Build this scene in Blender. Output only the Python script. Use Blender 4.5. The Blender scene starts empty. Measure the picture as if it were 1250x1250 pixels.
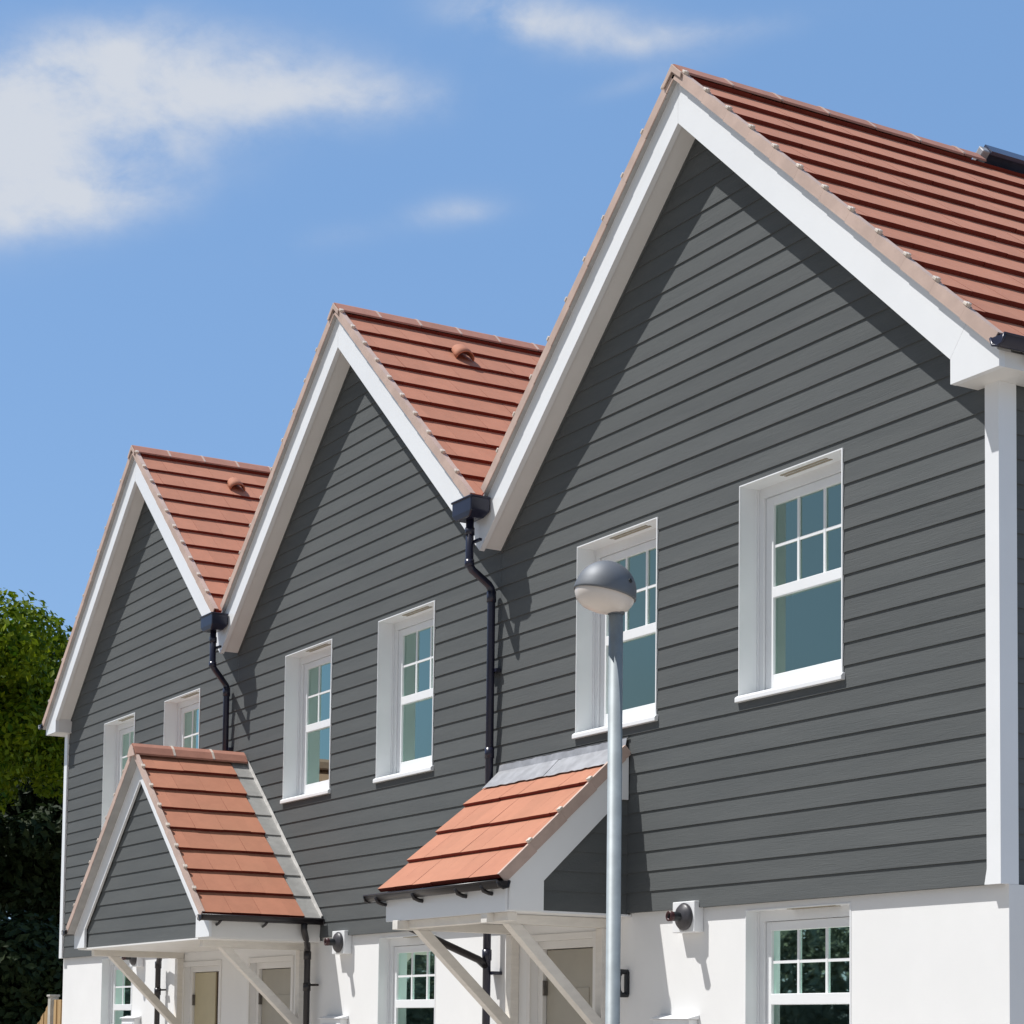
import bpy, math, random
from mathutils import Vector, Matrix
from math import sin, cos, atan, radians, hypot, pi

random.seed(7)
SC = bpy.context.scene
COL = SC.collection

# ------------------------------------------------------------------ materials
def new_mat(name):
    m = bpy.data.materials.new(name); m.use_nodes = True
    nt = m.node_tree
    b = nt.nodes['Principled BSDF']
    return m, nt, b

def N(nt, typ, **kw):
    n = nt.nodes.new(typ)
    for k, v in kw.items():
        setattr(n, k, v)
    return n

def mix_rgb(nt, fac, a, b, mode='MIX'):
    n = N(nt, 'ShaderNodeMix', data_type='RGBA', blend_type=mode)
    for sock, val in ((n.inputs[0], fac), (n.inputs[6], a), (n.inputs[7], b)):
        if isinstance(val, bpy.types.NodeSocket): nt.links.new(val, sock)
        elif isinstance(val, (int, float)): sock.default_value = val
        else: sock.default_value = (*val, 1)
    return n.outputs[2]

def math_n(nt, op, a, b=None, clamp=False):
    n = N(nt, 'ShaderNodeMath', operation=op, use_clamp=clamp)
    for i, v in enumerate((a, b)):
        if v is None: continue
        if isinstance(v, bpy.types.NodeSocket): nt.links.new(v, n.inputs[i])
        else: n.inputs[i].default_value = v
    return n.outputs[0]

def ramp(nt, src, lo, hi):
    n = N(nt, 'ShaderNodeMapRange')
    nt.links.new(src, n.inputs[0]); n.inputs[1].default_value = lo; n.inputs[2].default_value = hi
    n.interpolation_type = 'SMOOTHSTEP'
    return n.outputs[0]

def noise(nt, scale, detail=4, rough=.55, stretch=None, coord='Object', dist=0.0):
    tc = N(nt, 'ShaderNodeTexCoord'); src = tc.outputs[coord]
    if stretch:
        mp = N(nt, 'ShaderNodeMapping'); mp.inputs['Scale'].default_value = stretch
        nt.links.new(src, mp.inputs[0]); src = mp.outputs[0]
    n = N(nt, 'ShaderNodeTexNoise'); n.inputs['Scale'].default_value = scale
    n.inputs['Detail'].default_value = detail; n.inputs['Roughness'].default_value = rough
    n.inputs['Distortion'].default_value = dist
    nt.links.new(src, n.inputs['Vector'])
    return n.outputs[0]

def bump(nt, b, h, strength, dist=.01):
    n = N(nt, 'ShaderNodeBump'); n.inputs['Strength'].default_value = strength; n.inputs['Distance'].default_value = dist
    nt.links.new(h, n.inputs['Height']); nt.links.new(n.outputs[0], b.inputs['Normal'])

def simple(name, c, rough=.5, var=.08, scale=3., spec=.5, metal=0., stretch=None, bmp=0., bscale=60, bdist=.003):
    m, nt, b = new_mat(name)
    f = noise(nt, scale, 5, .6, stretch)
    lo = tuple(x*(1-var) for x in c); hi = tuple(min(1, x*(1+var)) for x in c)
    nt.links.new(mix_rgb(nt, ramp(nt, f, .3, .7), lo, hi), b.inputs['Base Color'])
    b.inputs['Roughness'].default_value = rough; b.inputs['Specular IOR Level'].default_value = spec
    b.inputs['Metallic'].default_value = metal
    if bmp: bump(nt, b, noise(nt, bscale, 4, .6, stretch), bmp, bdist)
    return m

M = {}
M['upvc'] = simple('white_upvc', (.80, .81, .82), .32, .02, 1.5)
M['upvc_shade'] = simple('white_upvc_shaded', (.76, .75, .73), .45, .03, 2.)  # duller, warmer copy of the white upvc, shade put into the colour
M['render'] = simple('white_render', (.79, .79, .785), .85, .03, .8, .2, bmp=.25, bscale=180, bdist=.002)
M['timber_white'] = simple('cream_painted_timber', (.72, .69, .64), .5, .05, 6., stretch=(1, 1, 4))
M['black_plastic'] = simple('black_rainwater_plastic', (.016, .017, .036), .28, .15, 4.)
M['brown_plastic'] = simple('dark_gutter_plastic', (.016, .013, .015), .33, .15, 4.)
M['lead'] = simple('lead_flashing', (.31, .315, .335), .5, .16, 9., metal=.15, bmp=.3, bscale=18, bdist=.01)
M['lead_pale'] = simple('weathered_lead', (.31, .305, .29), .55, .10, 9., bmp=.3, bscale=18, bdist=.01)
M['lead_edge'] = simple('pale_flashing_glint', (.62, .60, .57), .6, .15, 14.)  # pale tone paints the light caught along the flashing upstand
M['undercloak'] = simple('grey_undercloak', (.40, .39, .38), .8, .1, 5.)
M['undercloak_beige'] = simple('beige_undercloak', (.56, .49, .42), .8, .08, 5.)
M['verge'] = simple('pink_beige_verge', (.50, .375, .32), .7, .10, 5., .25)
M['clip'] = simple('pale_verge_clip', (.62, .54, .47), .55, .1, 9.)
M['door'] = simple('grey_beige_door', (.36, .335, .28), .42, .04, 3.)
M['door_cream'] = simple('cream_door', (.48, .42, .27), .42, .05, 3.)
M['dark_glass'] = simple('dark_glazed_strip', (.055, .03, .022), .12, .3, 5.)
M['steel'] = simple('galvanised_steel', (.27, .305, .32), .55, .10, 9., metal=.12, bmp=.05, bscale=60)
M['steel_dark'] = simple('hinge_metal', (.16, .15, .14), .4, .1, 10., metal=.6)
M['lamp_metal'] = simple('grey_lamp_shell', (.15, .16, .175), .58, .06, 4., metal=.35)
M['diffuser'] = simple('lamp_diffuser', (.64, .585, .54), .35, .03, 3.)
M['rubber'] = simple('black_rubber', (.012, .014, .018), .45, .1, 5.)
M['red_brown'] = simple('dark_red_nozzle', (.05, .012, .014), .4, .1, 5.)
M['solar'] = simple('solar_panel_frame', (.045, .055, .095), .25, .1, 3.)
M['flue_grey'] = simple('flue_terminal', (.05, .048, .055), .42, .25, 22.)
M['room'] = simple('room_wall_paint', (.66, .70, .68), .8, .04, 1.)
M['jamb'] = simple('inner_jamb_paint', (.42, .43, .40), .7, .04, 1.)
M['bark'] = simple('bark', (.09, .07, .05), .9, .3, 6., .2, stretch=(1, 1, .2), bmp=.6, bscale=20, bdist=.03)
M['asphalt'] = simple('pale_block_road', (.31, .28, .245), .9, .2, 40., .3, bmp=.4, bscale=150)
M['paving'] = simple('buff_block_paving', (.40, .36, .315), .85, .15, 8., .3, bmp=.3, bscale=60)
M['kerb'] = simple('concrete_kerb', (.36, .35, .33), .85, .1, 12., .3)
M['soil'] = simple('stony_ground', (.26, .235, .19), .95, .25, 3., .1, bmp=.6, bscale=40, bdist=.03)
M['fence_post'] = simple('concrete_fence_post', (.46, .44, .40), .85, .1, 10., .2)
M['vent_slot'] = simple('trickle_vent', (.30, .26, .20), .6, .1, 20.)

def cladding_mat():
    m, nt, b = new_mat('grey_weatherboard')
    at = N(nt, 'ShaderNodeAttribute', attribute_name='tint')
    f = noise(nt, 2.2, 5, .6, (.35, 1, 3))
    g = noise(nt, 26, 6, .7, (.16, 1, 2.6), dist=1.6)
    c = mix_rgb(nt, ramp(nt, f, .3, .7), (.096, .103, .105), (.110, .117, .118))
    c = mix_rgb(nt, math_n(nt, 'MULTIPLY', ramp(nt, g, .35, .7), .22), c, (.124, .131, .132))
    v = math_n(nt, 'ADD', math_n(nt, 'MULTIPLY', at.outputs['Fac'], .11), .945)
    hs = N(nt, 'ShaderNodeHueSaturation'); nt.links.new(v, hs.inputs['Value']); nt.links.new(c, hs.inputs['Color'])
    nt.links.new(hs.outputs[0], b.inputs['Base Color'])
    b.inputs['Roughness'].default_value = .72; b.inputs['Specular IOR Level'].default_value = .1
    bump(nt, b, g, .6, .005)
    return m
M['clad'] = cladding_mat()

def tile_mat(name, base, var):
    m, nt, b = new_mat(name)
    at = N(nt, 'ShaderNodeAttribute', attribute_name='tint')
    f = noise(nt, 7, 6, .65)
    g = noise(nt, .9, 3, .5)
    c = mix_rgb(nt, ramp(nt, f, .3, .7), tuple(x*(1-var) for x in base), tuple(x*(1+var) for x in base))
    c = mix_rgb(nt, math_n(nt, 'MULTIPLY', ramp(nt, g, .5, .75), .25), c, (base[0]*.86, base[1]*1.02, base[2]*1.0))
    v = math_n(nt, 'ADD', math_n(nt, 'MULTIPLY', at.outputs['Fac'], .10), .95)
    hs = N(nt, 'ShaderNodeHueSaturation'); nt.links.new(v, hs.inputs['Value']); nt.links.new(c, hs.inputs['Color'])
    nt.links.new(hs.outputs[0], b.inputs['Base Color'])
    b.inputs['Roughness'].default_value = .75; b.inputs['Specular IOR Level'].default_value = .25
    bump(nt, b, noise(nt, 60, 4, .6), .25, .004)
    return m
M['tile'] = tile_mat('red_clay_tile', (.440, .190, .118), .05)
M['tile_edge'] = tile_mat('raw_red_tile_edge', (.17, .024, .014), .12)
M['ridge'] = tile_mat('ridge_tile', (.38, .18, .13), .08)

def glass_mat():
    m, nt, b = new_mat('window_glass')
    nt.nodes.remove(b)
    out = nt.nodes['Material Output']
    tr = N(nt, 'ShaderNodeBsdfTransparent'); tr.inputs[0].default_value = (.62, .73, .71, 1)
    gl = N(nt, 'ShaderNodeBsdfGlossy'); gl.inputs[0].default_value = (.74, 1.0, .88, 1); gl.inputs[1].default_value = .015
    fr = N(nt, 'ShaderNodeFresnel'); fr.inputs[0].default_value = 1.9
    f = math_n(nt, 'MULTIPLY', fr.outputs[0], 3.0, True)
    mx = N(nt, 'ShaderNodeMixShader')
    nt.links.new(f, mx.inputs[0]); nt.links.new(tr.outputs[0], mx.inputs[1]); nt.links.new(gl.outputs[0], mx.inputs[2])
    tc = noise(nt, 1.3, 2, .5)
    bp = N(nt, 'ShaderNodeBump'); bp.inputs['Strength'].default_value = .02; bp.inputs['Distance'].default_value = .05
    nt.links.new(tc, bp.inputs['Height']); nt.links.new(bp.outputs[0], gl.inputs['Normal'])
    nt.links.new(mx.outputs[0], out.inputs[0])
    return m
M['glass'] = glass_mat()

def leaf_mat(name, a, c, trans=.35):
    m, nt, b = new_mat(name)
    at = N(nt, 'ShaderNodeAttribute', attribute_name='tint')
    col = mix_rgb(nt, at.outputs['Fac'], a, c)
    nt.links.new(col, b.inputs['Base Color'])
    b.inputs['Roughness'].default_value = .6; b.inputs['Specular IOR Level'].default_value = .14
    tl = N(nt, 'ShaderNodeBsdfTranslucent'); nt.links.new(col, tl.inputs[0])
    mx = N(nt, 'ShaderNodeMixShader'); mx.inputs[0].default_value = trans
    out = nt.nodes['Material Output']
    nt.links.new(b.outputs[0], mx.inputs[1]); nt.links.new(tl.outputs[0], mx.inputs[2]); nt.links.new(mx.outputs[0], out.inputs[0])
    return m
M['leaf'] = leaf_mat('broadleaf_foliage', (.036, .090, .004), (.23, .29, .010))
M['leaf_hedge'] = leaf_mat('grey_green_hedge', (.13, .15, .11), (.20, .22, .16), .5)
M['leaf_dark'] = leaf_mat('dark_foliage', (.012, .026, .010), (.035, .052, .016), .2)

def fence_mat():
    m, nt, b = new_mat('golden_fence_boards')
    at = N(nt, 'ShaderNodeAttribute', attribute_name='tint')
    g = noise(nt, 14, 5, .6, (6, 6, .5))
    c = mix_rgb(nt, at.outputs['Fac'], (.33, .20, .08), (.46, .31, .15))
    c = mix_rgb(nt, math_n(nt, 'MULTIPLY', ramp(nt, g, .45, .7), .35), c, (.26, .15, .06))
    nt.links.new(c, b.inputs['Base Color']); b.inputs['Roughness'].default_value = .8
    return m
M['fence'] = fence_mat()

# ------------------------------------------------------------------ mesh builder
class MB:
    def __init__(s): s.v = []; s.f = []; s.t = []; s.tint = .5; s.smooth = []; s.sm = False; s.mi = 0; s.m = []
    def face(s, *pts):
        i = len(s.v); s.v += [tuple(p) for p in pts]; s.f.append(tuple(range(i, i+len(pts)))); s.m.append(s.mi); s.t.append(s.tint); s.smooth.append(s.sm)
    def raw(s, vs, fs):
        i = len(s.v); s.v += [tuple(p) for p in vs]
        for f in fs: s.f.append(tuple(i+k for k in f)); s.m.append(s.mi); s.t.append(s.tint); s.smooth.append(s.sm)
    def box(s, x0, x1, y0, y1, z0, z1, T=None):
        vs = [(x, y, z) for z in (z0, z1) for y in (y0, y1) for x in (x0, x1)]
        if T: vs = [T(*p) for p in vs]
        s.raw(vs, [(0, 2, 3, 1), (4, 5, 7, 6), (0, 1, 5, 4), (2, 6, 7, 3), (0, 4, 6, 2), (1, 3, 7, 5)])
    def prism(s, poly, lo, hi, T):
        n = len(poly); vs = [T(a, b, lo) for a, b in poly] + [T(a, b, hi) for a, b in poly]
        s.raw(vs, [tuple(range(n)), tuple(range(2*n-1, n-1, -1))] + [(i, (i+1) % n, n+(i+1) % n, n+i) for i in range(n)])
    def tube(s, path, r, seg=14, caps=True, r1=None):
        path = [Vector(p) for p in path]; rings = []; n = len(path)
        ref = None
        for i, p in enumerate(path):
            a = (path[i]-path[i-1]).normalized() if i else None
            b = (path[i+1]-path[i]).normalized() if i < n-1 else None
            d = (a+b).normalized() if a and b else (a or b)
            if ref is None:
                ref = Vector((1, 0, 0)) if abs(d.x) < .9 else Vector((0, 1, 0))
            u = (ref - d*ref.dot(d)).normalized(); w = d.cross(u); ref = u
            k = 1/max(.5, math.sqrt((1+a.dot(b))/2)) if a and b else 1
            rr = r if r1 is None else r+(r1-r)*i/(n-1)
            rings.append([p+(u*cos(2*pi*j/seg)+w*sin(2*pi*j/seg))*rr*(k if False else 1) for j in range(seg)])
        vs = [q for R in rings for q in R]
        fs = [(i*seg+j, i*seg+(j+1) % seg, (i+1)*seg+(j+1) % seg, (i+1)*seg+j) for i in range(n-1) for j in range(seg)]
        sm = s.sm; s.sm = True; s.raw(vs, fs); s.sm = sm
        if caps: s.raw([tuple(q) for q in rings[0]], [tuple(range(seg))]); s.raw([tuple(q) for q in rings[-1]], [tuple(range(seg))])
    def lathe(s, prof, seg=32, T=None):
        T = T or (lambda x, y, z: (x, y, z))
        vs = [T(r*cos(2*pi*j/seg), r*sin(2*pi*j/seg), z) for r, z in prof for j in range(seg)]
        n = len(prof)
        sm = s.sm; s.sm = True
        s.raw(vs, [(i*seg+j, i*seg+(j+1) % seg, (i+1)*seg+(j+1) % seg, (i+1)*seg+j) for i in range(n-1) for j in range(seg)])
        s.sm = sm
    def build(s, name, mat, parent=None, origin=None, bevel=0, mat2=None):
        o0 = Vector(origin) if origin else (Vector(parent['_w']) if parent and '_w' in parent else Vector((0, 0, 0)))
        me = bpy.data.meshes.new(name)
        me.from_pydata([tuple(Vector(p)-o0) for p in s.v], [], s.f)
        me.polygons.foreach_set('use_smooth', s.smooth)
        at = me.attributes.new('tint', 'FLOAT', 'FACE'); at.data.foreach_set('value', s.t)
        me.materials.append(M[mat])
        if mat2: me.materials.append(M[mat2]); me.polygons.foreach_set('material_index', s.m)
        import bmesh
        bm = bmesh.new(); bm.from_mesh(me); bmesh.ops.remove_doubles(bm, verts=bm.verts, dist=1e-5) if any(s.smooth) else None
        bmesh.ops.recalc_face_normals(bm, faces=bm.faces); bm.to_mesh(me); bm.free(); me.update()
        o = bpy.data.objects.new(name, me); COL.objects.link(o)
        if parent is None: o.location = o0
        else:
            o.parent = parent
            pw = Vector(parent['_w']) if '_w' in parent else Vector((0, 0, 0))
            o.location = o0-pw
        o['_w'] = tuple(o0)
        if bevel:
            md = o.modifiers.new('bevel', 'BEVEL'); md.width = bevel; md.segments = 2; md.limit_method = 'ANGLE'
        return o

def tag(o, label=None, cat=None, group=None, kind=None):
    for k, v in (('label', label), ('category', cat), ('group', group), ('kind', kind)):
        if v: o[k] = v
    return o
def empty(name, loc, label, cat, group=None):
    o = bpy.data.objects.new(name, None); COL.objects.link(o); o.location = loc; o['_w'] = tuple(loc)
    o.empty_display_size = .3
    return tag(o, label, cat, group)
def copy_tree(o, parent, loc=None):
    c = o.copy(); COL.objects.link(c); c.parent = parent
    if loc is not None: c.location = loc
    for ch in o.children: copy_tree(ch, c)
    return c
XZ = lambda a, b, y: (a, y, b)      # polygon in the facade plane, extruded in depth
YZ = lambda a, b, x: (x, a, b)

# ------------------------------------------------------------------ key dimensions (metres)
ZJ = 2.465            # where cladding meets render
PITCH = .905; TH = atan(PITCH)
GAB = [-23.27, -17.60, -11.89]      # the three ridge lines
B12, B23 = -20.435, -14.745         # party walls / valleys
XL, XR = -26.31, -8.849             # end corners
DEPTH = 8.2
ZIN, ZOUT, ZT = 8.18, 8.53, 8.575   # inner / outer bargeboard apex, tile plane apex

def clad(mb, x0, x1, z0, z1, holes=(), y0=0., xa=None, xb=None, T=None, exp=.15, lap=.0095, zoff=None):
    """lapped boards: xa(z), xb(z) bound the boarded area, holes are (x0,x1,z0,z1)"""
    T = T or (lambda x, y, z: (x, y, z))
    xa = xa or (lambda z: x0); xb = xb or (lambda z: x1)
    k = 0; zb = z0
    while zb < z1-1e-6:
        zt = min(zb+exp, z1)
        mb.tint = random.random()
        cuts = sorted({zb, zt} | {h[i] for h in holes for i in (2, 3) if zb < h[i] < zt})
        for a, b in zip(cuts, cuts[1:]):
            ya = y0-lap*(1-(a-zb)/exp)-.001; yb = y0-lap*(1-(b-zb)/exp)-.001
            segs = [(xa(a), xb(a), xa(b), xb(b))]
            for h in holes:
                if h[2] < (a+b)/2 < h[3]:
                    ns = []
                    for s in segs:
                        if h[0] > s[0] and h[1] < s[1]: ns += [(s[0], h[0], s[2], h[0]), (h[1], s[1], h[1], s[3])]
                        else: ns.append(s)
                    segs = ns
            for s in segs:
                if s[1]-s[0] < .005: continue
                mb.face(T(s[0], ya, a), T(s[1], ya, a), T(s[3], yb, b), T(s[2], yb, b))
                if a == zb: mb.face(T(s[0], y0+.004, a), T(s[1], y0+.004, a), T(s[1], ya, a), T(s[0], ya, a))
        zb += exp

def holed_wall(mb, x0, x1, z0, z1, holes, y, T=None):
    T = T or (lambda x, y, z: (x, y, z))
    xs = sorted({x0, x1} | {h[i] for h in holes for i in (0, 1) if x0 < h[i] < x1})
    zs = sorted({z0, z1} | {h[i] for h in holes for i in (2, 3) if z0 < h[i] < z1})
    for a, b in zip(xs, xs[1:]):
        for c, d in zip(zs, zs[1:]):
            mx, mz = (a+b)/2, (c+d)/2
            if any(h[0] < mx < h[1] and h[2] < mz < h[3] for h in holes): continue
            mb.face(T(a, y, c), T(b, y, c), T(b, y, d), T(a, y, d))

def slope_frame(origin, up, wid, nrm):
    o, u, w, n = Vector(origin), Vector(up), Vector(wid), Vector(nrm)
    return lambda s, t, h: tuple(o+u*s+w*t+n*h)

def tiles(mb, F, L, W, gauge, w0=0., tw=.30, thick=.036, top_extra=0., stagger=True, gap=.0014, s_min=0.):
    """F(s up the slope, t along the eave, h off the plane)"""
    n = int(math.ceil(L/gauge-.02))
    for i in range(n):
        s0 = max(i*gauge, s_min); s1 = min(i*gauge+gauge+.05, L+top_extra)
        off = (tw/2 if (i % 2 and stagger) else 0)
        t = w0-off
        while t < w0+W:
            a, b = max(t, w0)+gap/2, min(t+tw, w0+W)-gap/2
            t += tw
            if b-a < .02: continue
            mb.tint = random.random()
            j = random.uniform(-.0018, .0018); k = random.uniform(-.003, .003)
            hb = thick+.006+j; ht = .007
            sa = s0+k
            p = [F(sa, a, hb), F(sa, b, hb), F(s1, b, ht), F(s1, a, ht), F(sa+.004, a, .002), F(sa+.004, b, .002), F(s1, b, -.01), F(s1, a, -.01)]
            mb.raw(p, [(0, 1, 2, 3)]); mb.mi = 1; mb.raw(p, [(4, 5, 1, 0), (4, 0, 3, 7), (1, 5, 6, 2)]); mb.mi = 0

def verge_units(F, L, gauge, t0, sgn, parent, s_from=0., drop=.030, flange=.052):
    """L-shaped dry-verge units, one per course, t0 = outer face, sgn = direction inward"""
    mb = MB()
    n = int(math.ceil(L/gauge-.02))
    for i in range(n):
        s0 = max(i*gauge, s_from)-.012; s1 = min((i+1)*gauge-.013, L)
        if s1-s0 < .03: continue
        mb.tint = random.random()
        G = lambda s, t, h, s0=s0, s1=s1: F(s, t0+sgn*t, h+.040+.006*(1-(s-s0)/max(.05, s1-s0)))
        mb.box(s0, s1, 0., .010, -drop-.040, .008, G)
        mb.box(s0+.001, s1, .010, flange, .000, .0075, G)
    mb.build('verge', 'verge', parent)
    for i in range(n):
        if i*gauge < s_from+.05: continue
        kn = MB(); s0 = i*gauge-.012
        G = lambda s, t, h: F(s, t0+sgn*t, h+.046)
        kn.box(s0-.004, s0+.034, -.005, .036, .0065, .026, G); kn.box(s0-.012, s0+.004, .004, .028, -.012, .030, G)
        kn.build('verge_clip', 'clip', parent, bevel=.004)

def ridge_tiles(parent, X, z, y0, y1, half=.13, m=PITCH, unit=.45, clips=True):
    mb = MB(); cks = []; y = y0; k = 0
    th = atan(m)
    while y < y1-.02:
        ye = min(y+unit, y1); mb.tint = random.random()
        j = random.uniform(-.002, .002)
        prof = []
        for q in range(-4, 5):
            x = half*q/4; zz = -abs(x)*m
            if q == 0: zz = -.012
            prof.append((X+x, z+zz+j))
        top = prof; bot = [(a, b-.018) for a, b in reversed(prof)]
        mb.prism(top+bot, y+.004, ye-.004, lambda a, b, c: (a, c, b))
        if clips and k:
            pr = [(a+(X-a)*-.02, b+.004) for a, b in prof]
            ck = MB(); ck.prism(pr+[(a, b-.012) for a, b in reversed(pr)], y-.012, y+.012, lambda a, b, c: (a, c, b)); cks.append(ck)
        y += unit; k += 1
    r = mb.build('ridge', 'ridge', parent)
    for ck in cks: ck.build('ridge_union', 'verge', parent)
    return r

def gutter(mb, p0, p1, r=.056, seg=10, out=(0, -1, 0)):
    """half-round gutter with a rolled rim and stop ends"""
    a, b = Vector(p0), Vector(p1); o = Vector(out); d = (b-a)
    up = Vector((0, 0, 1))
    for rr in (r, r-.006):
        pts = [o*(rr*cos(pi*k/seg))-up*(rr*sin(pi*k/seg)) for k in range(seg+1)]
        mb.sm = True
        mb.raw([tuple(a+p) for p in pts]+[tuple(b+p) for p in pts], [(k, k+1, seg+2+k, seg+1+k) for k in range(seg)])
        mb.sm = False
    for e in (a, b):
        mb.raw([tuple(e+o*(r*cos(pi*k/seg))-up*(r*sin(pi*k/seg))) for k in range(seg+1)], [tuple(range(seg+1))])
    mb.tube([a+o*r, b+o*r], .008, 8); mb.tube([a-o*r, b-o*r], .008, 8)
    mb.tube([a+o*(r+.002), a+o*.04-up*(r-.01), a-up*(r+.002), a-o*.04-up*(r-.01), a-o*r], .009, 6)
    mb.tube([b+o*(r+.002), b+o*.04-up*(r-.01), b-up*(r+.002), b-o*.04-up*(r-.01), b-o*r], .009, 6)

# ------------------------------------------------------------------ window
WW = 1.12          # opening width
def make_window(h, parent, loc, y1=.150, sw=.088):
    """local origin: left end of the top of the sill, on the cladding face"""
    root_w = Vector(loc)
    w = WW
    mb = MB()      # part mesh = the outer frame and reveals
    for x0, x1 in ((0, .006), (w-.012, w)): mb.box(x0, x1, -.0145, y1, 0, h)
    mb.box(.006, w-.012, -.0145, y1, h-.008, h)
    fw = .068
    def shift(b): b.v = [tuple(Vector(p)+root_w) for p in b.v]; return b
    for x0, x1 in ((.0, fw), (w-fw, w)): mb.box(x0, x1, y1, y1+.06, -.02, h)
    mb.box(fw, w-fw, y1, y1+.06, h-fw-.012, h); mb.box(fw, w-fw, y1, y1+.06, -.02, fw*.75)
    # small bead round the opening
    for x0, x1 in ((.006, .020), (w-.024, w-.012)): mb.box(x0, x1, y1-.012, y1-.001, 0, h-.008)
    win = shift(mb).build('window', 'upvc', parent, origin=root_w)
    sill = MB()
    sill.prism([(-.038, -.044), (y1+.02, -.044), (y1+.02, .012), (-.016, .004), (-.034, -.008), (-.038, -.014)], -.014, w+.016, lambda a, b, c: (c, a, b))
    shift(sill).build('sill', 'upvc', win, origin=root_w, bevel=.004)
    zb, zt = fw*.75, h-fw-.012
    ys = y1+.018
    zm = zb + (zt-zb)*.50 - .005
    sash = MB()
    X0, X1 = fw, w-fw
    for x0, x1 in ((X0+.004, X0+sw), (X1-sw, X1-.004)): sash.box(x0, x1, ys, ys+.035, zb+.003, zt-.003)
    sash.box(X0+sw, X1-sw, ys, ys+.035, zt-.066, zt-.003)
    sash.box(X0+sw, X1-sw, ys, ys+.035, zb+.003, zb+.098)
    sash.box(X0+sw, X1-sw, ys-.006, ys+.033, zm-.038, zm+.038)
    so = shift(sash).build('sash', 'upvc', win, origin=root_w, bevel=.004)
    gx0, gx1, gz0, gz1 = X0+sw, X1-sw, zm+.036, zt-.062
    bars = MB(); yb = ys+.010
    for k in (1, 2):
        x = gx0+(gx1-gx0)*k/3+.012*(k-1.5); bars.box(x-.011, x+.011, yb, yb+.02, gz0, gz1)
    zz = (gz0+gz1)/2; bars.box(gx0, gx1, yb+.002, yb+.019, zz-.010, zz+.010)
    shift(bars).build('glazing_bar', 'upvc', win, origin=root_w)
    for nm, a, b in (('pane', gz0-.01, gz1+.01), ('pane', zb+.09, zm-.03)):
        p = MB(); p.face((gx0-.01, ys+.022, a), (gx1+.01, ys+.022, a), (gx1+.01, ys+.022, b), (gx0-.01, ys+.022, b))
        shift(p).build(nm, 'glass', win, origin=root_w)
    v = MB()
    v.box(w*.36, w*.80, .030, .052, h-.012, h-.0078); v.box(w*.36, w*.80, .066, .088, h-.012, h-.0078)
    shift(v).build('trickle_vent', 'vent_slot', win, origin=root_w)
    # what the glass looks into: plastered jambs, then the room
    j = MB(); ya, yb2 = ys+.034, .40
    for x0, x1 in ((X0-.02, X0+.0), (X1, X1+.02)): j.box(x0, x1, ya, yb2, zb-.02, zt+.02)
    j.box(X0, X1, ya, yb2, zb-.04, zb-.02); j.box(X0, X1, ya, yb2, zt+.02, zt+.04)
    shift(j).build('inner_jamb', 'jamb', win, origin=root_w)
    r = MB(); a, b, c, d, e, f = -.65, w+.65, yb2+.002, 1.75, -.95, h+.35
    r.face((a, d, e), (b, d, e), (b, d, f), (a, d, f)); r.face((a, c, e), (a, d, e), (a, d, f), (a, c, f)); r.face((b, c, e), (b, d, e), (b, d, f), (b, c, f))
    r.face((a, c, e), (b, c, e), (b, d, e), (a, d, e)); r.face((a, c, f), (b, c, f), (b, d, f), (a, d, f))
    hb = MB(); holed_wall(hb, a, b, e, f, [(X0, X1, zb-.02, zt+.02)], c); r.v += []
    r.raw(hb.v, hb.f)
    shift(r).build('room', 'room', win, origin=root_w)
    return win

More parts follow.
